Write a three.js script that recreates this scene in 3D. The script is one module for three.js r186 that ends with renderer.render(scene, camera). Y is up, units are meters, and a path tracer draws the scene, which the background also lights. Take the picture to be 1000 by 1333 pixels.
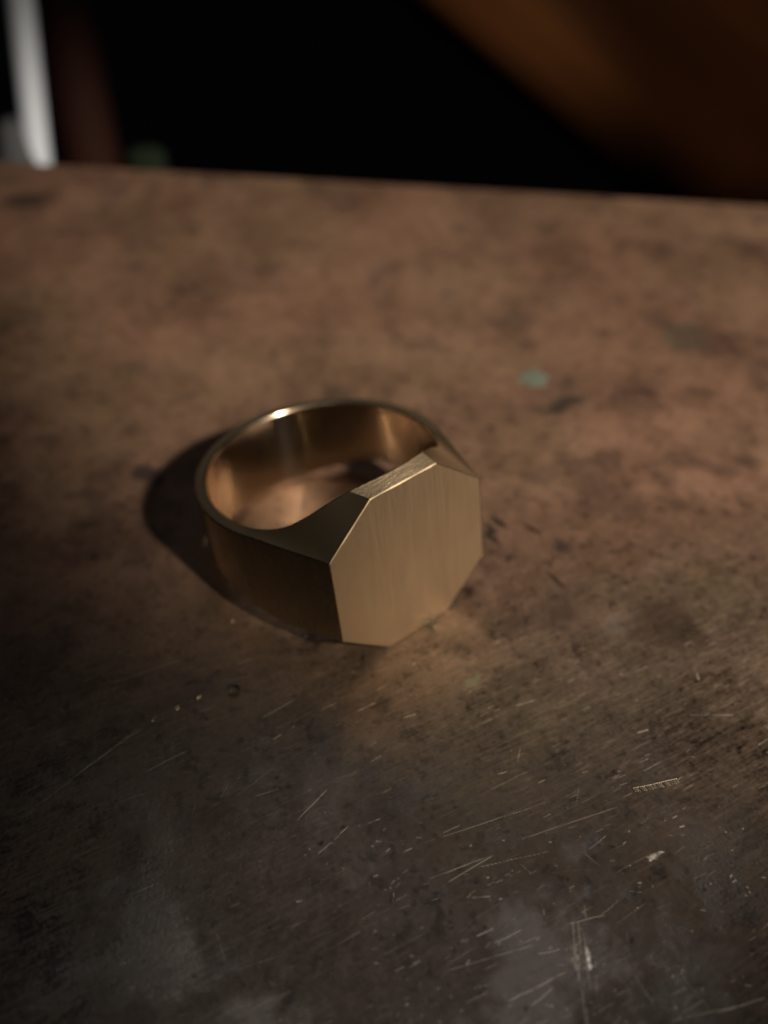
import * as THREE from 'three';
import { RoundedBoxGeometry } from 'three/addons/geometries/RoundedBoxGeometry.js';
import { mergeGeometries } from 'three/addons/utils/BufferGeometryUtils.js';
import { RectAreaLightUniformsLib } from 'three/addons/lights/RectAreaLightUniformsLib.js';

const MM = 0.001;
const scene = new THREE.Scene();
const BG = new THREE.Color(0.0006, 0.0006, 0.0007);
scene.background = BG;

// ---- the picture's own axes on the bench: r to the right, q away, h up (millimetres), measured from under the camera
const EYE = new THREE.Vector3(-31.113, 56.212, 45.024);
const RD = new THREE.Vector3(0.7754, 0, 0.6315).normalize(), FD = new THREE.Vector3(0.6315, 0, -0.7754).normalize();
const at = (r, h, q) => new THREE.Vector3(EYE.x + RD.x * r + FD.x * q, h, EYE.z + RD.z * r + FD.z * q).multiplyScalar(MM);

// ---- camera
const camera = new THREE.PerspectiveCamera(57.3, 0.75, 0.004, 20);
{
  const right = new THREE.Vector3(0.7754, 0.0034, 0.6315), fwd = new THREE.Vector3(0.4575, -0.6924, -0.558).normalize();
  const up = new THREE.Vector3().crossVectors(right, fwd).normalize();
  right.crossVectors(fwd, up).normalize();
  const m = new THREE.Matrix4().makeBasis(right, up, fwd.clone().negate());
  camera.quaternion.setFromRotationMatrix(m);
  camera.position.copy(EYE).multiplyScalar(MM);
  camera.focus = 0.0600;
  camera.userData.fStop = 17.5;
}

// ---- renderer and light: one warm shaded bench lamp in front and to the right, a small cool daylight window behind it, a weak cool overhead panel
const renderer = new THREE.WebGLRenderer({ antialias: true });
renderer.setSize(768, 1024);
renderer.toneMapping = THREE.LinearToneMapping;
renderer.toneMappingExposure = 1.12;
renderer.shadowMap.enabled = true;
RectAreaLightUniformsLib.init();

const lamp = new THREE.SpotLight(0xffffff, 1.4, 0, THREE.MathUtils.degToRad(10.5), 0.38, 2);
lamp.color.setRGB(1, 0.85, 0.67);
lamp.name = 'bench_lamp';
lamp.position.set(0.0240, 0.25, 0.2785);
lamp.target.position.copy(at(22, 0, 104));
lamp.castShadow = true;
lamp.shadow.radius = 0.55;
scene.add(lamp, lamp.target);

const windowLight = new THREE.RectAreaLight(0xffffff, 6, 0.03, 0.10);
windowLight.color.setRGB(0.92, 0.97, 1);
windowLight.name = 'window_light';
windowLight.position.set(0.165, 0.42, 0.41);
windowLight.lookAt(0, 0, 0);
scene.add(windowLight);

const overhead = new THREE.RectAreaLight(0xffffff, 0.62, 0.26, 0.16);
overhead.color.setRGB(1, 0.96, 0.93);
overhead.name = 'overhead_light';
overhead.position.copy(at(25, 400, 190));
overhead.lookAt(at(4, 0, 22));
scene.add(overhead);

const restFill = new THREE.SpotLight(0xffffff, 0.012, 0, THREE.MathUtils.degToRad(34), 1, 2);  // unseen warm fill spot, added to brighten the right of the wooden rest
restFill.color.setRGB(1, 0.72, 0.45);
restFill.name = 'rest_fill_light';
restFill.position.copy(at(150, 130, 90));
restFill.target.position.copy(at(110, -10, 205));
restFill.castShadow = true;
scene.add(restFill, restFill.target);

// ---- noise
function rng(seed) { let s = seed | 0; return () => { s = (s + 0x6d2b79f5) | 0; let t = Math.imul(s ^ (s >>> 15), 1 | s); t = (t + Math.imul(t ^ (t >>> 7), 61 | t)) ^ t; return ((t ^ (t >>> 14)) >>> 0) / 4294967296; }; }
const hash = (x, y, s) => { let h = Math.imul(x, 374761393) ^ Math.imul(y, 668265263) ^ Math.imul(s, 2147483647 - 58); h = Math.imul(h ^ (h >>> 13), 1274126177); h ^= h >>> 16; return (h >>> 0) / 4294967296; };
function vnoise(x, y, s) {
  const ix = Math.floor(x), iy = Math.floor(y), fx = x - ix, fy = y - iy, u = fx * fx * (3 - 2 * fx), v = fy * fy * (3 - 2 * fy);
  const a = hash(ix, iy, s), b = hash(ix + 1, iy, s), c = hash(ix, iy + 1, s), d = hash(ix + 1, iy + 1, s);
  return a + (b - a) * u + (c - a) * v + (a - b - c + d) * u * v;
}
const fbm = (x, y, s, n) => { let a = 0.5, t = 0, w = 0; for (let i = 0; i < n; i++) { t += a * vnoise(x, y, s + i * 17); w += a; a *= 0.55; x = x * 2.03 + 11.7; y = y * 2.03 + 5.3; } return t / w; };
const sst = (a, b, x) => { const t = Math.min(1, Math.max(0, (x - a) / (b - a))); return t * t * (3 - 2 * t); };
const mix = (a, b, t) => a + (b - a) * t;
const enc = (l) => Math.round(255 * Math.min(1, Math.max(0, l <= 0.0031308 ? l * 12.92 : 1.055 * Math.pow(l, 1 / 2.4) - 0.055)));
function tex(data, w, h, srgb, wrap = THREE.RepeatWrapping) {
  const t = new THREE.DataTexture(data, w, h, THREE.RGBAFormat);
  t.magFilter = THREE.LinearFilter; t.wrapS = t.wrapT = wrap;
  if (srgb) t.colorSpace = THREE.SRGBColorSpace;
  t.needsUpdate = true;
  return t;
}
const solid = (r, g, b, rough, metal = 0, more = {}) => { const m = new THREE.MeshPhysicalMaterial({ roughness: rough, metalness: metal, ...more }); m.color.setRGB(r, g, b); return m; };

// ---- names
const used = {};
function top(o, name, label, category, kind, group) {
  used[name] = (used[name] ?? -1) + 1;
  o.name = used[name] ? name + '_' + String(used[name]).padStart(3, '0') : name;
  if (label) o.userData.label = label;
  if (category) o.userData.category = category;
  if (kind) o.userData.kind = kind;
  if (group) o.userData.group = group;
  scene.add(o);
  return o;
}
function part(parent, name, geometry, material, label) {
  const m = new THREE.Mesh(geometry, material);
  m.name = name; m.castShadow = m.receiveShadow = true;
  if (label) m.userData.label = label;
  parent.add(m);
  return m;
}
function single(name, geometry, material, label, category, kind, group) {
  const m = new THREE.Mesh(geometry, material);
  m.castShadow = m.receiveShadow = true;
  return top(m, name, label, category, kind, group);
}

// =================================================================== the bench plate: patinated, scratched metal
const N = 2048, SPAN = 128, R0 = -64, Q0 = 10;            // the texture covers 128 mm of the plate
const pxmm = N / SPAN;
const col = new Float32Array(N * N * 3), rou = new Float32Array(N * N), met = new Float32Array(N * N), bmp = new Float32Array(N * N);
for (let j = 0; j < N; j++) for (let i = 0; i < N; i++) {
  const r = R0 + (i + 0.5) / pxmm, q = Q0 + (j + 0.5) / pxmm, k = j * N + i;
  const big = fbm(r / 26 + 3, q / 26, 1, 3), mid = fbm(r / 7, q / 7, 31, 4), fine = fbm(r / 1.7, q / 1.7, 71, 4), grit = vnoise(r / 0.16, q / 0.16, 121), hue = fbm(r / 13 + 40, q / 13, 151, 3), cloud = fbm(r / 4.2 + 7, q / 5.5, 191, 5);
  const hu = r * 0.887 + q * 0.462, hv = -r * 0.462 + q * 0.887, hair = 0.5 * vnoise(hu / 1.6, hv / 0.13, 251) + 0.5 * vnoise(hu / 0.6 + 0.3 * big, hv / 0.09, 271);
  const worn = 1 - sst(30, 58, q + (big - 0.5) * 26 - r * 0.10);        // handled front of the plate, rubbed grey-brown
  let R = mix(0.158, 0.115, worn), G = mix(0.097, 0.088, worn), B = mix(0.067, 0.065, worn);
  let v = 0.72 + 0.38 * sst(0.3, 0.72, big * 0.45 + mid * 0.55) + mix(0.55, 0.3, sst(50, 90, q)) * (fine - 0.5) + 0.30 * (grit - 0.5) - 0.30 * sst(0.60, 0.78, fbm(r / 0.7 + 9, q / 0.7, 231, 3));
  const red = sst(0.45, 0.7, hue), olive = sst(0.55, 0.3, hue);
  v += 0.55 * worn * (hair - 0.5) + 0.9 * worn * Math.pow(hair, 7) + 0.25 * worn * (vnoise(r / 0.28, q / 0.28, 291) - 0.5);
  R *= v * (1 + 0.03 * red - 0.02 * olive); G *= v * (1 - 0.03 * red + 0.0 * olive); B *= v * (1 - 0.04 * red - 0.05 * olive);
  const dark = mix(1, 0.6, worn) * sst(0.60, 0.74, fbm(r / 5 + 60, q / 5, 211, 4));         // darker patches of patina
  R *= 1 - 0.32 * dark; G *= 1 - 0.31 * dark; B *= 1 - 0.27 * dark;
  const grey = worn * sst(0.46, 0.68, cloud) * sst(42, 22, q);            // bare grey metal showing through
  R = mix(R, 0.155, 0.55 * grey); G = mix(G, 0.138, 0.55 * grey); B = mix(B, 0.122, 0.55 * grey);
  col[k * 3] = R; col[k * 3 + 1] = G; col[k * 3 + 2] = B;
  rou[k] = mix(0.46, 0.33, worn) + mix(0.16, 0.24, worn) * (fine - 0.5) + 0.10 * worn * (grit - 0.5) + 0.22 * worn * (hair - 0.5) - 0.10 * grey + 0.12 * (mid - 0.5);
  met[k] = mix(0.55, 0.66, worn) + 0.1 * grey;
  bmp[k] = 0.5 + mix(0.18, 0.05, worn) * (fine - 0.5) + 0.09 * (grit - 0.5) + 0.12 * (mid - 0.5) - 0.05 * dark;
}
// tint(r, q, rr, rq, turn, colour, strength, ragged): a ragged-edged patch of colour, for stains and painted glints
function stainOrGlint(r, q, a, b, turn, [cr, cg, cb], strength, ragged = 0.5, seed = 5, soft = 0.5, grain = false) {
  const m = Math.max(a, b) * 1.8, c = Math.cos(turn), s = Math.sin(turn);
  for (let j = Math.max(0, ((q - m - Q0) * pxmm) | 0); j < Math.min(N, (q + m - Q0) * pxmm); j++) for (let i = Math.max(0, ((r - m - R0) * pxmm) | 0); i < Math.min(N, (r + m - R0) * pxmm); i++) {
    const x = R0 + i / pxmm, y = Q0 + j / pxmm, dx = x - r, dy = y - q, u = (dx * c + dy * s) / a, w = (-dx * s + dy * c) / b;
    const d = Math.hypot(u, w) + ragged * (fbm(x / Math.min(a, b) * 1.3, y / Math.min(a, b) * 1.3, seed, 4) - 0.5) * 2;
    const t = strength * (1 - sst(1 - soft, 1, d)) * (grain ? Math.min(1.4, 0.15 + 1.1 * sst(0.3, 0.75, fbm(x / 0.9, y / 0.9, seed + 90, 5)) + 0.8 * Math.pow(vnoise((x * 0.887 + y * 0.462) / 0.7, (y * 0.887 - x * 0.462) / 0.12, seed + 60), 2)) : 1);
    if (t <= 0) continue;
    const k = j * N + i;
    col[k * 3] = mix(col[k * 3], cr, t); col[k * 3 + 1] = mix(col[k * 3 + 1], cg, t); col[k * 3 + 2] = mix(col[k * 3 + 2], cb, t);
  }
}
// a scratch: bright bare metal in a shallow groove, broken along its length
function scratch(r0, q0, r1, q1, width, strength, seed, broken = 0.5) {
  const L = Math.hypot(r1 - r0, q1 - q0), ux = (r1 - r0) / L, uy = (q1 - q0) / L, m = width * 1.5 + 0.1;
  for (let j = Math.max(0, Math.floor((Math.min(q0, q1) - m - Q0) * pxmm)); j <= Math.min(N - 1, (Math.max(q0, q1) + m - Q0) * pxmm); j++)
    for (let i = Math.max(0, Math.floor((Math.min(r0, r1) - m - R0) * pxmm)); i <= Math.min(N - 1, (Math.max(r0, r1) + m - R0) * pxmm); i++) {
      const x = R0 + (i + 0.5) / pxmm - r0, y = Q0 + (j + 0.5) / pxmm - q0, t = x * ux + y * uy;
      if (t < 0 || t > L) continue;
      const d = Math.abs(-x * uy + y * ux + 0.06 * (vnoise(t / 0.8, 0.5, seed + 3) - 0.5));
      const along = sst(broken - 0.25, broken + 0.25, vnoise(t / 0.45, 3.5, seed) * 0.6 + vnoise(t / 1.7, 7.5, seed) * 0.4 + 0.1) * sst(0, 0.12, t / L) * sst(0, 0.12, 1 - t / L);
      const e = strength * along * (1 - sst(width * 0.2, width, d));
      if (e <= 0) continue;
      const k = j * N + i;
      col[k * 3] = mix(col[k * 3], 0.66, e); col[k * 3 + 1] = mix(col[k * 3 + 1], 0.57, e); col[k * 3 + 2] = mix(col[k * 3 + 2], 0.45, e);
      rou[k] = mix(rou[k], 0.32, e); met[k] = mix(met[k], 0.55, e); bmp[k] -= 0.25 * e;
    }
}
const BROWN = [0.030, 0.020, 0.016];
stainOrGlint(-46.8, 117.5, 5.2, 4.4, 0.2, BROWN, 0.85, 0.5, 11, 0.8);
stainOrGlint(17.9, 73.9, 3.9, 1.5, 0.5, [0.028, 0.022, 0.020], 0.85, 0.35, 12, 0.8);
stainOrGlint(18.6, 77.2, 1.2, 2.6, -0.35, [0.035, 0.027, 0.023], 0.6, 0.4, 13, 0.8);
stainOrGlint(12.6, 73.2, 0.9, 1.1, 0, [0.05, 0.035, 0.032], 0.5, 0.4, 14, 0.8);
stainOrGlint(26.2, 75.8, 3.2, 0.9, -0.25, BROWN, 0.4, 0.4, 15, 0.8);
stainOrGlint(31.5, 76.0, 3.4, 1.1, -0.2, BROWN, 0.45, 0.4, 16, 0.8);
stainOrGlint(32.4, 85.8, 3.4, 4.0, 0, [0.050, 0.048, 0.036], 0.6, 0.25, 17, 0.6);
stainOrGlint(7.5, 95, 2.2, 1.6, 0, [0.06, 0.055, 0.045], 0.45, 0.4, 47, 0.8);
stainOrGlint(33.8, 65.6, 1.7, 2.0, 0, BROWN, 0.5, 0.4, 18, 0.8);
stainOrGlint(-21.6, 63.6, 1.6, 1.5, 0, [0.036, 0.029, 0.030], 0.75, 0.4, 19, 0.6);
stainOrGlint(-20.3, 62.6, 1.2, 1.2, 0, [0.030, 0.026, 0.027], 0.75, 0.4, 20, 0.6);
stainOrGlint(-25, 57, 1.6, 0.8, 0.2, BROWN, 0.6, 0.5, 21, 0.8);
stainOrGlint(-24, 70, 2.6, 2.2, 0.2, BROWN, 0.35, 0.5, 29, 0.8);
stainOrGlint(46.1, 104, 3.0, 6.0, 0.3, [0.05, 0.027, 0.022], 0.6, 0.4, 22, 0.8);
stainOrGlint(21.2, 45.5, 6.0, 3.6, 0.3, [0.036, 0.022, 0.018], 0.6, 0.6, 23, 0.8);
stainOrGlint(14, 47.5, 5.0, 2.6, 0.5, [0.045, 0.031, 0.025], 0.5, 0.6, 24, 0.8);
stainOrGlint(6.5, 40.6, 0.8, 0.62, 0.3, [0.17, 0.165, 0.105], 0.8, 0.5, 25, 0.6);
stainOrGlint(7.0, 41.2, 0.5, 0.4, 0.3, [0.17, 0.165, 0.105], 0.5, 0.6, 26, 0.7);
for (const [a, b, c, d, w] of [[9.1, 58.1, 10.7, 56.6, 0.34], [12.1, 57.1, 13.5, 55.8, 0.26], [8.7, 56.4, 9.8, 54.6, 0.30], [13.3, 51.6, 14.6, 49.9, 0.18], [8.9, 57.2, 9.6, 55.9, 0.3]])
  stainOrGlint((a + c) / 2, (b + d) / 2, Math.hypot(c - a, d - b) / 2 + 0.35, w * 1.5, Math.atan2(d - b, c - a), [0.018, 0.013, 0.012], 0.9, 0.3, 27, 0.7);
stainOrGlint(15.0, 54.6, 1.5, 1.3, -0.4, [0.026, 0.018, 0.020], 0.75, 0.6, 28, 0.8);
// the rubbed-grey clouds towards the front
for (const [r, q, a, b, s] of [[-16.6, 25.2, 3.0, 1.4, 0.45], [-18.9, 19.6, 3.6, 2.2, 0.55], [-15.5, 30.4, 1.8, 1.0, 0.35], [-14.5, 21.5, 2.4, 2.6, 0.40], [17.5, 20, 4, 2.5, 0.4], [18, 46, 2.4, 1.5, 0.2], [-9, 21, 2, 1.5, 0.25], [13, 28.2, 2.6, 1.0, 0.25]])
  stainOrGlint(r, q, a, b, 0.6, [0.20, 0.182, 0.165], s, 0.9, (r * 7 + q * 13) | 0, 0.9, true);
// marks that can be seen one by one
const MARKS = [[-5.5, 29.7, -3.5, 32.1, .07, .8], [-4.0, 27.5, -2.0, 29.5, .07, .8], [-8.5, 37.5, -6.1, 39.2, .05, .55], [-7.5, 35.8, -6.9, 36.3, .06, .8], [-4.4, 38.2, -3.1, 38.9, .05, .6], [-15.8, 33.3, -13.2, 35.0, .05, .5], [-20.6, 32.9, -16.5, 36.9, .05, .5], [-23.5, 29.6, -16.5, 37.2, .04, .4], [-19.9, 40.4, -14.4, 42.9, .04, .4],
  [1.5, 37.6, 2.5, 38.0, .05, .8], [2.4, 28.2, 10.2, 30.9, .05, .5], [5.9, 26.7, 10.8, 27.8, .05, .55], [9.0, 28.6, 15.7, 30.9, .05, .45], [2.8, 25.9, 6.9, 27.5, .07, .6], [4.0, 25.7, 7.2, 27.6, .07, .6], [1.4, 27.7, 2.0, 28.0, .07, .7], [3.9, 29.0, 5.1, 29.5, .06, .7], [5.5, 24.8, 6.7, 24.9, .09, .8], [5.6, 22.5, 6.7, 23.0, .09, .7], [6.6, 22.1, 8.4, 22.9, .06, .7], [9.1, 21.5, 10.5, 21.8, .07, .9], [11.1, 23.2, 13.5, 23.8, .07, .7], [13.9, 23.2, 16.2, 24.6, .04, .5], [3.5, 20.5, 9.2, 22.1, .06, .45], [7.1, 18.9, 10.8, 20.6, .10, .5], [8.4, 18.7, 9.8, 19.7, .08, .6], [18.6, 18.3, 21.8, 19.2, .07, .6], [16.8, 18.1, 20.6, 18.8, .07, .5], [21.6, 37.9, 25.2, 37.9, .05, .5], [17.8, 36.4, 18.7, 36.7, .08, .7]];
MARKS.forEach(([a, b, c, d, w, s], i) => scratch(a, b, c, d, w * 0.7, Math.min(1, s * 1.45), 300 + i * 7, 0.45));
const rnd = rng(77);
for (let i = 0; i < 1200; i++) {                                           // fine scratches of daily use, mostly one way
  const q = 14 + 31 * Math.pow(rnd(), 1.4), r = mix(-26, 28, Math.pow(rnd(), 0.75)), L = 0.18 + 0.7 * rnd() + 3.2 * Math.pow(rnd(), 7), a = 0.46 + 0.7 * (rnd() - 0.5) * rnd() + (rnd() < 0.12 ? 2.8 * rnd() : 0);
  scratch(r, q, r + L * Math.cos(a), q + L * Math.sin(a), 0.026 + 0.014 * rnd(), 0.06 + 0.94 * Math.pow(rnd(), 4) * (r > -2 ? 1 : 0.6), 900 + i * 5, 0.5);
}
for (let i = 0; i < 18; i++) {                                            // rubbed streaks along the reach of the hand
  const r = 11.9 + (rnd() - 0.5) * (i < 16 ? 1.1 : 6), q = 18 + 7 * rnd(), L = 0.6 + 1.6 * rnd();
  scratch(r, q, r - 0.06 * L, q - L, 0.05 + 0.05 * rnd(), 0.12 + 0.3 * rnd() * (i < 12 ? 1 : 0.4), 4000 + i * 9, 0.42);
}
stainOrGlint(11.3, 21.3, 0.5, 0.7, 0.1, [0.55, 0.50, 0.36], 0.85, 0.9, 61, 0.8, true);  // pale worn spots at lower right, glints painted into their colour
stainOrGlint(12.0, 21.2, 0.22, 0.75, 0.05, [0.80, 0.77, 0.68], 0.9, 0.6, 62, 0.8, true);
stainOrGlint(12.5, 25.1, 0.5, 0.7, 0.1, [0.16, 0.15, 0.145], 0.6, 0.6, 63, 0.8);
stainOrGlint(17.0, 27.4, 0.45, 0.28, 0.4, [0.75, 0.70, 0.58], 0.95, 1.0, 64, 0.8, true);
stainOrGlint(17.6, 27.7, 0.3, 0.1, 0.1, [0.85, 0.80, 0.70], 0.95, 0.6, 65, 0.8);
for (let i = 0; i < 190; i++) {                                           // short flecks: tiny scratches with bright glints painted into the colour
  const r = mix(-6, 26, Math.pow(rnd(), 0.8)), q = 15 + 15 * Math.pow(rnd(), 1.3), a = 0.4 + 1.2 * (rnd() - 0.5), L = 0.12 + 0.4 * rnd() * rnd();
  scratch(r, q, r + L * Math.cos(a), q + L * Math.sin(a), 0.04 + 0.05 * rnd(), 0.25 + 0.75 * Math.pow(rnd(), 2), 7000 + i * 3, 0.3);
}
for (let i = 0; i < 700; i++) {                                           // pin-point nicks and dark pits
  const q = 15 + 38 * rnd(), r = mix(-28, 34, rnd()), s = 0.05 + 0.09 * rnd() * rnd(), b = rnd();
  if (b < 0.55) stainOrGlint(r, q, s * 1.5, s, 0.5, [0.33, 0.28, 0.21], 0.25 + 0.6 * rnd() * rnd(), 0.4, i, 0.8);
  else stainOrGlint(r, q, s * 2.2, s * 2, 0.5, [0.022, 0.016, 0.014], 0.3 + 0.4 * rnd(), 0.6, i, 0.8);
}
{
  const c8 = new Uint8Array(N * N * 4), o8 = new Uint8Array(N * N * 4), b8 = new Uint8Array(N * N * 4);
  for (let k = 0; k < N * N; k++) {
    c8[k * 4] = enc(col[k * 3]); c8[k * 4 + 1] = enc(col[k * 3 + 1]); c8[k * 4 + 2] = enc(col[k * 3 + 2]); c8[k * 4 + 3] = 255;
    o8[k * 4 + 1] = 255 * Math.min(1, Math.max(0.2, rou[k])); o8[k * 4 + 2] = 255 * Math.min(1, Math.max(0, met[k])); o8[k * 4 + 3] = 255;
    b8[k * 4] = b8[k * 4 + 1] = b8[k * 4 + 2] = 255 * Math.min(1, Math.max(0, bmp[k])); b8[k * 4 + 3] = 255;
  }
  const orm = tex(o8, N, N, false, THREE.MirroredRepeatWrapping);
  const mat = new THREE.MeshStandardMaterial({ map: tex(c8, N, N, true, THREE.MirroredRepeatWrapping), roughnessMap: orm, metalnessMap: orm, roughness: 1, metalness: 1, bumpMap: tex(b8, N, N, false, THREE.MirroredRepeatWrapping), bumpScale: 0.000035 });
  // slab outline in (r, q); its far edge runs from (-54.4, 130.7) to (51, 117.8)
  const slope = (117.8 - 130.7) / (51 + 54.4), far = (r) => 130.7 + slope * (r + 54.4);
  const W = 190, T = 14, e = 1.1;
  const P = (r, h, q) => at(r, h, q);
  const pos = [], uv = [], idx = [], rows = [];
  // profile across the far edge: top sheet, rounded arris, back face, underside
  const prof = [[-1, 0]];
  for (let i = 0; i <= 6; i++) { const a = (i / 6) * Math.PI / 2; prof.push([Math.sin(a) * e - e, Math.cos(a) * e - e]); }
  prof.push([0, -T], [-1, -T]);
  for (const [dq, h] of prof) {
    const row = [];
    for (let i = 0; i <= 40; i++) {
      const r = -W + (2 * W * i) / 40, q = dq === -1 ? -60 : far(r) + dq;
      const v = P(r, h, q);
      row.push(pos.length / 3); pos.push(v.x, v.y, v.z); uv.push((r - R0) / SPAN, (q - h - Q0) / SPAN);
    }
    rows.push(row);
  }
  for (let k = 0; k < rows.length - 1; k++) for (let i = 0; i < 40; i++) idx.push(rows[k][i], rows[k][i + 1], rows[k + 1][i + 1], rows[k][i], rows[k + 1][i + 1], rows[k + 1][i]);
  const f = []; for (let t = 0; t < idx.length; t += 3) f.push(idx[t], idx[t + 1], idx[t + 2]);
  let g = new THREE.BufferGeometry();
  g.setAttribute('position', new THREE.Float32BufferAttribute(pos, 3));
  g.setAttribute('uv', new THREE.Float32BufferAttribute(uv, 2));
  g.setIndex(f);
  g.computeVertexNormals();
  if (g.attributes.normal.getY(5) < 0) { for (let t = 0; t < f.length; t += 3) [f[t + 1], f[t + 2]] = [f[t + 2], f[t + 1]]; g.setIndex(f); g.computeVertexNormals(); }
  const n = g.attributes.normal; for (let i = 0; i < 41 * 2; i++) n.setXYZ(i, 0, 1, 0);
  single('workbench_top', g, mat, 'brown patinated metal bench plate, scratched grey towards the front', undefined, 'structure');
}

// =================================================================== the signet ring
{
  const A = 6.885, B = 6.919, CA = 3.954, CB = 3.307, D = 10.447, S = 3.62, RO = 9.94, RI = 9.0, TILT = THREE.MathUtils.degToRad(9.166), BV = 0.06;
  const HC = B * Math.cos(TILT) - D * Math.sin(TILT);
  const W = ([x, y, z]) => [x * MM, (y * Math.cos(TILT) + z * Math.sin(TILT) + HC) * MM, (-y * Math.sin(TILT) + z * Math.cos(TILT)) * MM];
  // grid of points -> smooth sheet
  function sheet(grid, uvs, flip) {
    const nu = grid.length, nv = grid[0].length, pos = [], uv = [], idx = [];
    for (let i = 0; i < nu; i++) for (let j = 0; j < nv; j++) { pos.push(...W(grid[i][j])); uv.push(...uvs(i, j, grid[i][j])); }
    for (let i = 0; i < nu - 1; i++) for (let j = 0; j < nv - 1; j++) {
      const a = i * nv + j, b = a + nv, c = b + 1, d = a + 1;
      flip ? idx.push(a, c, b, a, d, c) : idx.push(a, b, c, a, c, d);
    }
    const g = new THREE.BufferGeometry();
    g.setAttribute('position', new THREE.Float32BufferAttribute(pos, 3));
    g.setAttribute('uv', new THREE.Float32BufferAttribute(uv, 2));
    g.setIndex(idx); g.computeVertexNormals();
    return g;
  }
  const rad = THREE.MathUtils.degToRad, P1 = Math.atan2(A, D) * 180 / Math.PI, P2 = Math.atan2(A - CA, D) * 180 / Math.PI;
  const octY = (x) => Math.abs(x) <= A - CA ? B : B - CB * (Math.abs(x) - (A - CA)) / CA;
  const tang = (() => { const d = Math.hypot(A, D), phi = Math.atan2(A, D); return phi + Math.acos(RO / d); })();   // where the flat side meets the round shank
  function outR(th) {                                     // th in degrees, 0..180
    const t = rad(th);
    if (th < P1) return (D - BV) / Math.cos(t);
    if (t > tang) return RO;
    return RO / Math.cos(tang - t);
  }
  function O(th) {                                        // top outer edge
    const s = Math.sign(th) || 1, t = Math.abs(th), R = outR(t), x = R * Math.sin(rad(t)), z = R * Math.cos(rad(t));
    return [s * x, t < P1 ? octY(Math.min(x, A)) : S, z];
  }
  const HT = [0, 7, 14, 20, 24, 28, 33, 38, 43, 48, 52, 56, 60, 64, 70, 78], HY = [7.20, 7.16, 7.04, 6.86, 6.66, 6.40, 6.02, 5.56, 5.08, 4.64, 4.34, 4.12, 3.96, 3.83, 3.70, S];
  function I(th) {                                        // top edge of the finger hole
    const t = Math.abs(th), s = Math.sign(th) || 1, x = RI * Math.sin(rad(t)), z = RI * Math.cos(rad(t));
    let y = S; for (let k = 1; k < HT.length; k++) if (t <= HT[k]) { const u = (t - HT[k - 1]) / (HT[k] - HT[k - 1]); y = mix(HY[k - 1], HY[k], u); break; }
    return [s * x, y, z];
  }
  const KO = [0, P2, P1, 68, 180], KI = [0, 21.5, 47, 74, 180];
  const lerp3 = (a, b, t) => [0, 1, 2].map((i) => a[i] + (b[i] - a[i]) * t);
  const dist = (a, b) => Math.hypot(a[0] - b[0], a[1] - b[1], a[2] - b[2]);
  // samples of a span k..k+1 on one side: [outer angle, inner angle]
  const span = (k, n, s) => Array.from({ length: n + 1 }, (_, i) => [s * mix(KO[k], KO[k + 1], i / n), s * mix(KI[k], KI[k + 1], i / n)]);
  const IB = 0.18, OB = 0.14;                              // soft edges of the hole and of the shank
  const off = (a, b, d) => lerp3(a, b, Math.min(0.45, d / dist(a, b)));
  const LT = [0, 34, 44, 52, 60, 66, 72, 78.5, 86, 96, 108, 125, 145, 165, 180], LY = [0, 0, -0.16, -0.28, -0.26, -0.06, 0.40, 0.88, 1.36, 1.70, 1.75, 1.45, 0.80, 0.20, 0];   // the under edge arches up at the sides
  const lift = (x, z) => { const t = Math.abs(Math.atan2(x, z)) * 180 / Math.PI; for (let k = 1; k < LT.length; k++) if (t <= LT[k]) { const u = (t - LT[k - 1]) / (LT[k] - LT[k - 1]); return mix(LY[k - 1], LY[k], u); } return 0; };
  const mirror = (g) => g.map((row) => row.map(([x, y, z]) => [x, -y + lift(x, z), z]));
  const bez = (a, c, b, n = 5) => Array.from({ length: n + 1 }, (_, i) => { const t = i / n; return [0, 1, 2].map((m) => (1 - t) * (1 - t) * a[m] + 2 * t * (1 - t) * c[m] + t * t * b[m]); });
  function topGrid(sp, front, nv = 8) {                    // ruled surface from outer edge to the hole, its edge towards the hole softened
    return sp.map(([o, i]) => {
      const a = O(o), b = I(i), a2 = front ? a : off(a, b, OB), b2 = off(b, a, IB);
      return Array.from({ length: nv + 1 }, (_, j) => lerp3(a2, b2, j / nv));
    });
  }
  const lipGrid = (sp) => sp.map(([o, i]) => { const a = O(o), b = I(i); return bez(off(b, a, IB), b, [b[0], b[1] - IB, b[2]]); });
  const armGrid = (sp) => sp.map(([o, i]) => { const a = O(o), b = I(i); return bez([a[0], a[1] - OB, a[2]], a, off(a, b, OB)); });
  const mmUV = (i, j, p) => [p[0] / 20 + 0.5, p[2] / 20 + 0.5];

  // brushed-metal relief, lines along v
  const bn = 512, bd = new Uint8Array(bn * bn * 4), br = new Uint8Array(bn * bn * 4), r2 = rng(5);
  const lines = new Float32Array(bn * bn);
  for (let i = 0; i < bn; i++) for (let j = 0; j < bn; j++) lines[j * bn + i] = 0.40 * vnoise(i / 1.2, j / 60, 7) + 0.42 * vnoise(i / 2.6, j / 110, 9) + 0.18 * vnoise(i / 5, j / 200, 13);
  for (let k = 0; k < 90; k++) { const x = (r2() * bn) | 0, y = (r2() * bn) | 0, d = 0.5 + r2() * 0.8, w = r2() < 0.5 ? 0.5 : -0.45; for (let a = -2; a <= 2; a++) for (let b = -2; b <= 2; b++) { const e = 1 - Math.hypot(a, b) / (1.2 * d + 0.6); if (e > 0) lines[((y + b + bn) % bn) * bn + ((x + a + bn) % bn)] += w * e * 2; } }
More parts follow.
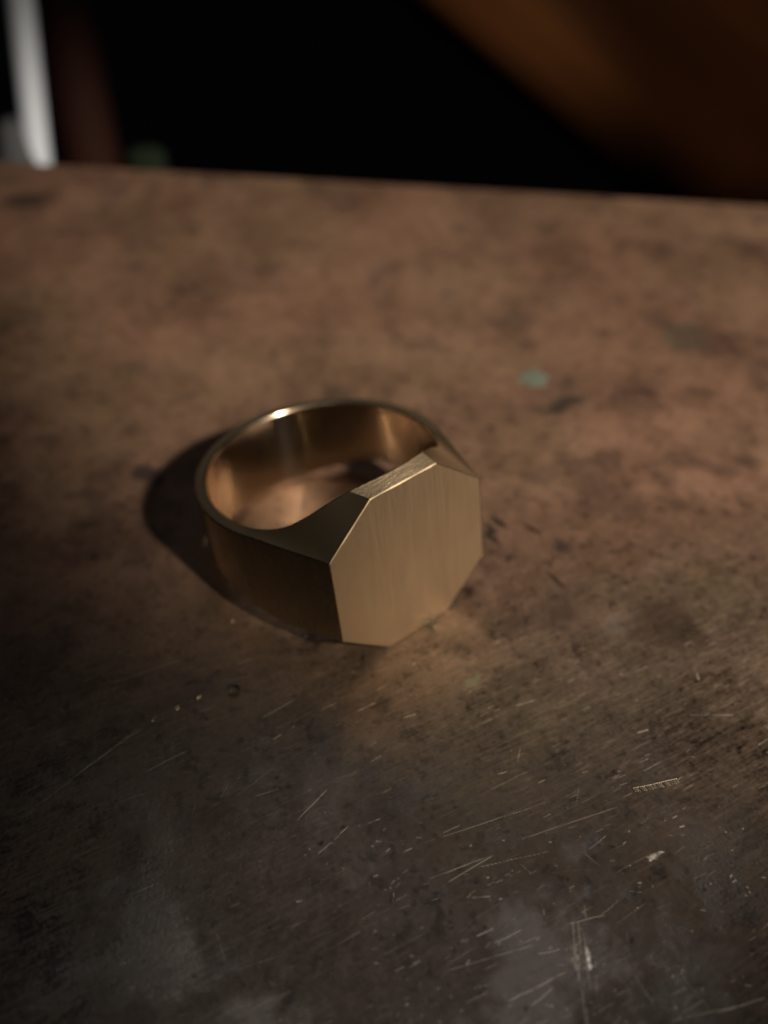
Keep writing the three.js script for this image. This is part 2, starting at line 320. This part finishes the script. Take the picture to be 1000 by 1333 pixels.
  for (let k = 0; k < bn * bn; k++) {
    const v = lines[k], i = k % bn, j = (k / bn) | 0;
    bd[k * 4] = bd[k * 4 + 1] = bd[k * 4 + 2] = 255 * v; bd[k * 4 + 3] = 255;
    const w = 0.86 + 0.24 * (v - 0.5) + 0.08 * (fbm(i / 60, j / 90, 41, 4) - 0.5);
    br[k * 4 + 1] = 255 * Math.min(1, w); br[k * 4] = br[k * 4 + 2] = 255; br[k * 4 + 3] = 255;
  }
  const brush = tex(bd, bn, bn), brushR = tex(br, bn, bn);
  const gn = 256, gd = new Uint8Array(gn * gn * 4);
  for (let k = 0; k < gn * gn; k++) { const i = k % gn, j = (k / gn) | 0, v = 0.6 * fbm(i / 26, j / 7, 51, 4) + 0.4 * vnoise(i / 3, j / 2, 55); gd[k * 4] = gd[k * 4 + 1] = gd[k * 4 + 2] = 255 * v; gd[k * 4 + 3] = 255; }
  const sawn = tex(gd, gn, gn);
  const G = [0.68, 0.545, 0.365];
  const gold = (rough, more) => { const m = new THREE.MeshPhysicalMaterial({ metalness: 1, roughness: rough, ...more }); m.color.setRGB(...G); return m; };
  const M = {
    face: gold(0.455, { bumpMap: brush, bumpScale: 0.000004, roughnessMap: brushR }),
    side: gold(0.31, { bumpMap: brush, bumpScale: 0.000003, roughnessMap: brushR }),
    facet: gold(0.34, { bumpMap: brush, bumpScale: 0.0000012 }),
    crown: gold(0.60, { bumpMap: sawn, bumpScale: 0.00008 }),
    rim: gold(0.37, { bumpMap: brush, bumpScale: 0.000003 }),
    hole: gold(0.085, { anisotropy: 0.94, anisotropyRotation: 0 }),
    edge: gold(0.30),
  };
  M.lip = gold(0.17); M.lip.color.setRGB(0.84, 0.70, 0.50);
  M.hole.color.setRGB(0.82, 0.72, 0.565);
  M.face.color.setRGB(0.53, 0.415, 0.285); M.side.color.setRGB(0.58, 0.48, 0.345); M.crown.color.setRGB(0.44, 0.35, 0.24);
  const lips = [];
  const ring = new THREE.Group();
  top(ring, 'signet_ring', 'brushed gold signet ring with a blank octagonal face lying on its side', 'ring');

  // side and back of the shank, all the way round outside the face
  const full = [...span(2, 22, 1).slice(0, -1), ...span(3, 60, 1)], left = [...full].reverse().slice(1).map(([o, i]) => [-o, -i]);
  const loop = [...full, ...left];
  const wall = loop.map(([o]) => { const a = O(o); return Array.from({ length: 9 }, (_, j) => [a[0], mix(-(S - OB) + lift(a[0], a[2]), S - OB, j / 8), a[2]]); });
  let run = 0; const arc = loop.map(([o], i) => { if (i) run += dist(O(loop[i - 1][0]), O(o)); return run; });
  const wallUV = (i, j, p) => [arc[i] / 9, p[1] / 9];
  const armT = armGrid(loop);
  const band = mergeGeometries([sheet(wall, wallUV, true), sheet(armT, (i, j, p) => [arc[i] / 9, p[1] / 9], true), sheet(mirror(armT), (i, j, p) => [arc[i] / 9, p[1] / 9], false)]);
  part(ring, 'shank', band, M.side);

  // rim of the shank, both sides
  const rimSpan = [...span(3, 60, 1), ...span(3, 60, -1).reverse().slice(1)];
  const rimT = topGrid(rimSpan, false, 4), lipR = lipGrid(rimSpan);
  const ruv = (i, j) => [j / 8, i / 12];
  lips.push(sheet(lipR, (i, j) => [j / 60, i / 60], true), sheet(mirror(lipR), (i, j) => [j / 60, i / 60], false));
  part(ring, 'rim', sheet(rimT, ruv, true), M.rim);
  part(ring, 'rim', sheet(mirror(rimT), ruv, false), M.rim);

  // the cut corners between the face and the shank: four facets
  for (const s of [-1, 1]) for (const up of [1, -1]) {
    const sp1 = span(1, 14, s), sp2 = span(2, 22, s);
    const a = topGrid(sp1, true), b = topGrid(sp2, false), l = lipGrid([...sp1, ...sp2.slice(1)]);
    // share the column at the corner of the face so that the two runs meet
    const bb = b.map((row, k) => k === 0 ? a[a.length - 1] : row);
    const grid = [...a, ...bb.slice(1)];
    const f = (up > 0) === (s > 0), m = (g) => (up > 0 ? g : mirror(g));
    lips.push(sheet(m(l), (i, j) => [j / 60, i / 60], f));
    part(ring, 'corner_facet', sheet(m(grid), mmUV, f), M.facet, up > 0 ? (s < 0 ? 'dark cut corner on the left of the face' : 'reddish cut corner at the far top of the face') : undefined);
  }
  // the narrow flat between the top of the face and the hole
  for (const up of [1, -1]) {
    const sp = [...span(0, 12, -1).reverse(), ...span(0, 12, 1).slice(1)];
    const g = topGrid(sp, true), l = lipGrid(sp), m = (x) => (up > 0 ? x : mirror(x));
    lips.push(sheet(m(l), (i, j) => [j / 60, i / 60], up > 0));
    part(ring, 'face_shoulder', sheet(m(g), (i, j, p) => [p[0] / 5, p[2] / 5], up > 0), M.crown, 'narrow rough-filed flat behind the edge of the face');
  }
  // the finger hole
  const all = [...span(0, 12, 1).slice(0, -1), ...span(1, 14, 1).slice(0, -1), ...span(2, 22, 1).slice(0, -1), ...span(3, 60, 1)];
  const hl = [...all, ...[...all].reverse().slice(1).map(([o, i]) => [-o, -i])];
  const hole = hl.map(([, i]) => { const b = I(i); return Array.from({ length: 15 }, (_, j) => [b[0], mix(-(b[1] - IB) + lift(b[0], b[2]), b[1] - IB, j / 14), b[2]]); });
  part(ring, 'inner_band', sheet(hole, (i, j, p) => [p[1] / 12, i / 60], false), M.hole, 'polished inside of the ring');

  part(ring, 'hole_edge', mergeGeometries(lips), M.lip, 'bright rounded edge of the finger hole');

  // the octagonal face and its fine broken edge
  const oct = [[-A, B - CB], [-A + CA, B], [A - CA, B], [A, B - CB], [A, -B + CB], [A - CA, -B], [-A + CA, -B], [-A, -B + CB]];
  const NE = 12, outline = [], inset = [];
  for (let k = 0; k < 8; k++) for (let i = 0; i < NE; i++) {
    const p = oct[k], n = oct[(k + 1) % 8], t = i / NE, x = mix(p[0], n[0], t), y = mix(p[1], n[1], t), w = BV * (0.55 + 1.0 * fbm(k * 9 + t * 5, 2.5, 401, 3)), q = 1 - w / 6.7;
    outline.push([x, y]); inset.push([x * q, y * q]);
  }
  const NP = outline.length, NR = 6, fpos = [...W([0, 0, D])], fuv = [0.5, 0.5], fi = [];
  for (let r = 1; r <= NR; r++) for (let k = 0; k < NP; k++) { const x = inset[k][0] * r / NR, y = inset[k][1] * r / NR; fpos.push(...W([x, y, D])); fuv.push(x / 14.5 + 0.5, y / 14.5 + 0.5); }
  for (let k = 0; k < NP; k++) { const k2 = (k + 1) % NP; fi.push(0, 1 + k2, 1 + k); for (let r = 1; r < NR; r++) { const a = 1 + (r - 1) * NP, b = a + NP; fi.push(a + k, a + k2, b + k2, a + k, b + k2, b + k); } }
  const fg = new THREE.BufferGeometry(); fg.setAttribute('position', new THREE.Float32BufferAttribute(fpos, 3)); fg.setAttribute('uv', new THREE.Float32BufferAttribute(fuv, 2)); fg.setIndex(fi); fg.computeVertexNormals();
  part(ring, 'signet_face', fg, M.face, 'blank flat octagon brushed with upright lines');
  const edges = [];
  for (let k = 0; k < 8; k++) {
    const grid = [];
    for (let i = 0; i <= NE; i++) { const m = (k * NE + i) % NP; grid.push([[...outline[m], D - BV], [...inset[m], D]]); }
    edges.push(sheet(grid, (i, j) => [i, j], false));
  }
  part(ring, 'face_edge', mergeGeometries(edges), M.edge, 'thin bright broken edge round the face');
}

// =================================================================== small things lying on the plate
const glassy = solid(0.75, 0.8, 0.72, 0.06, 0, { transmission: 1, thickness: 0.001, ior: 1.45 });
function bead(r, q, d, name, label) {
  const g = new THREE.SphereGeometry(d / 2 * MM, 28, 20); g.scale(1, 0.72, 1); g.translate(0, d / 2 * 0.66 * MM, 0);
  const m = single(name, g, glassy, label, 'droplet', undefined);
  m.position.copy(at(r, 0, q));
}
bead(-10.6, 39.8, 0.85, 'liquid_droplet', 'tiny clear droplet on the open plate, beside a row of brass crumbs');
bead(3.9, 45.9, 0.72, 'liquid_droplet', 'tiny clear droplet touching the lower edge of the ring face');

const brass = solid(0.50, 0.42, 0.28, 0.5, 1);
function crumb(r, q, a, turn, seed, label) {
  const g = new THREE.IcosahedronGeometry(1, 1), p = g.attributes.position, rr = rng(seed), memo = {};
  for (let i = 0; i < p.count; i++) { const key = [p.getX(i), p.getY(i), p.getZ(i)].map((x) => x.toFixed(2)).join(); const s = memo[key] ??= 0.7 + 0.6 * rr(); p.setXYZ(i, p.getX(i) * s * a * MM, Math.max(-0.3, p.getY(i)) * s * a * 0.45 * MM + a * 0.13 * MM, p.getZ(i) * s * a * 0.55 * MM); }
  g.computeVertexNormals();
  const m = single('metal_crumb', g, brass, label, 'metal crumb', undefined);
  m.position.copy(at(r, 0, q)); m.rotation.y = turn;
}
crumb(-13.1, 39.3, 0.27, 0.2, 3, 'bright brass crumb nearest the droplet, first of the row of crumbs left of the ring');
crumb(-14.5, 38.4, 0.24, 0.5, 4, 'brass crumb in the middle of the row left of the droplet');
crumb(-16.0, 37.4, 0.22, 0.1, 6, 'brass crumb at the far left end of the row left of the droplet');

crumb(-11.5, 46.4, 0.16, 0.9, 8, 'pale speck of metal on the plate just below the left side of the ring');
crumb(-5.7, 44.8, 0.15, 0.1, 9, 'tiny metal speck touching the shadow under the lower left corner of the face');

{ // a ridged tool mark in the plate, modelled as raised ribs
  const g0 = new THREE.Group();
  const n = 21, L = 3.2, parts = [];
  for (let i = 0; i < n; i++) { const b = new RoundedBoxGeometry(L / n * (0.62 + 0.2 * Math.sin(i * 1.7)) * MM, 0.10 * MM, mix(0.22, 0.36, Math.sin(Math.PI * (i + 0.7) / (n + 1))) * MM, 1, 0.03 * MM); b.rotateY(0.3); b.translate((-L / 2 + (i + 0.5) * L / n) * MM, (0.06 + 0.03 * Math.sin(i * 2.3)) * MM, 0.06 * MM); parts.push(b); }
  for (let i = 0; i < 6; i++) { const b = new RoundedBoxGeometry(L / 6 * 1.04 * MM, 0.10 * MM, 0.07 * MM, 1, 0.03 * MM); b.rotateY(0.02 * Math.sin(i * 4)); b.translate((-L / 2 + (i + 0.5) * L / 6) * MM, (0.075 + 0.008 * (i % 2)) * MM, (-0.13 + 0.02 * Math.sin(i * 1.1)) * MM); parts.push(b); }
  const m = single('tool_mark', mergeGeometries(parts), solid(0.26, 0.225, 0.18, 0.45, 0.5), 'short pale ridged tool mark on the plate at lower right, modelled as raised ribs', 'tool mark');
  m.position.copy(at(18.25, 0, 32.35)); m.rotation.y = Math.atan2(-(RD.z * 3.1 + FD.z * 0.7), RD.x * 3.1 + FD.x * 0.7);
}
{ // crust of verdigris
  const g = new THREE.IcosahedronGeometry(1, 4), p = g.attributes.position;
  for (let i = 0; i < p.count; i++) { const x = p.getX(i), y = p.getY(i), z = p.getZ(i), s = 0.25 + 1.35 * fbm(x * 1.9 + 5, z * 1.9 + y + 3, 81, 5); p.setXYZ(i, x * s * 1.45 * MM, Math.max(-0.2, y) * s * 0.16 * MM + 0.02 * MM, z * s * 1.5 * MM); }
  g.computeVertexNormals();
  const m = single('verdigris_flake', g, solid(0.043, 0.052, 0.040, 0.95), 'small blurred blue-green verdigris flake on the plate behind the ring', 'verdigris');
  m.position.copy(at(15.5, 0, 78.2));
}

// =================================================================== beyond the edge of the plate
function tube(points, radius, seg = 40) { return new THREE.TubeGeometry(new THREE.CatmullRomCurve3(points), seg, radius * MM, 20, true ? false : false); }
{
  const post = new THREE.Group();
  top(post, 'white_stand', 'white upright stand post out of focus behind the left end of the plate', 'stand');
  const a = at(-72.5, -46, 185), b = at(-63.0, 20, 185), axis = b.clone().sub(a);
  post.position.copy(a);
  const g = new THREE.CylinderGeometry(2.3 * MM, 2.5 * MM, axis.length(), 32); g.translate(0, axis.length() / 2, 0);
  const rodm = part(post, 'post', g, solid(0.46, 0.52, 0.62, 0.5));
  rodm.quaternion.setFromUnitVectors(new THREE.Vector3(0, 1, 0), axis.clone().normalize());
  const foot = new THREE.LatheGeometry([[0.01, 31], [2.8, 30], [4.0, 25], [6.0, 18], [10, 10], [15, 3], [15, 0], [0.01, 0]].map(([x, y]) => new THREE.Vector2(x * MM, y * MM)), 48);
  part(post, 'foot', foot, solid(0.04, 0.044, 0.05, 0.8, 0, { specularIntensity: 0.3 }), 'grey flared foot of the stand');
}
{
  const g = new THREE.CylinderGeometry(7 * MM, 7 * MM, 0.16, 40);
  const m = single('wooden_post', g, solid(0.013, 0.0035, 0.002, 0.7, 0, { specularIntensity: 0.3 }), 'dark red-brown wooden post standing behind the white stand', 'post');
  m.position.copy(at(-74, -40, 235));
}
{
  const t = new THREE.Group();
  top(t, 'small_bottle', 'small bottle with a dull green cap just behind the edge of the plate', 'bottle');
  t.position.copy(at(-39.5, -60, 154));
  const g = new THREE.LatheGeometry([[0.01, 0], [6, 0], [6.6, 1], [6.6, 34], [3.4, 42], [2.6, 45], [2.6, 49], [0.01, 49]].map(([x, y]) => new THREE.Vector2(x * MM, y * MM)), 32);
  part(t, 'body', g, solid(0.03, 0.03, 0.03, 0.4));
  const c = new THREE.LatheGeometry([[0.01, 43.5], [3.3, 43.5], [3.3, 50.6], [2.7, 51.4], [0.01, 51.6]].map(([x, y]) => new THREE.Vector2(x * MM, y * MM)), 32);
  part(t, 'cap', c, solid(0.004, 0.007, 0.004, 0.9, 0, { specularIntensity: 0.15 }));
}
{ // a padded wooden rest that comes down across the right of the picture
  const a = at(-34, 22, 205), b = at(70, -56, 205), ax = b.clone().sub(a), L = ax.length();
  const n = 256, d = new Uint8Array(n * n * 4);
  for (let k = 0; k < n * n; k++) {
    const i = k % n, j = (k / n) | 0, v = 0.65 + 0.6 * (fbm(i / 90, j / 9, 91, 4) - 0.5), o = 0.55 * (1 - sst(0, 22, Math.abs(j - 88 - 14 * fbm(i / 60, 1, 95, 2))));
    d[k * 4] = enc(v * mix(0.30, 0.19, o)); d[k * 4 + 1] = enc(v * mix(0.105, 0.125, o)); d[k * 4 + 2] = enc(v * mix(0.030, 0.045, o)); d[k * 4 + 3] = 255;
  }
  const rest = single('wooden_rest', new RoundedBoxGeometry(L * 1.3, 150 * MM, 90 * MM, 12, 24 * MM), new THREE.MeshStandardMaterial({ map: tex(d, n, n, true), roughness: 0.6 }), 'big rounded brown wooden rest sloping down behind the right end of the plate', 'wooden rest');
  const x = ax.clone().normalize(), z = FD.clone().negate(), y = new THREE.Vector3().crossVectors(z, x).normalize(), zz = new THREE.Vector3().crossVectors(x, y);
  rest.quaternion.setFromRotationMatrix(new THREE.Matrix4().makeBasis(x, y, zz));
  rest.position.copy(a).add(b).multiplyScalar(0.5).addScaledVector(y, 0.075).addScaledVector(zz, -0.045);
}

renderer.render(scene, camera);
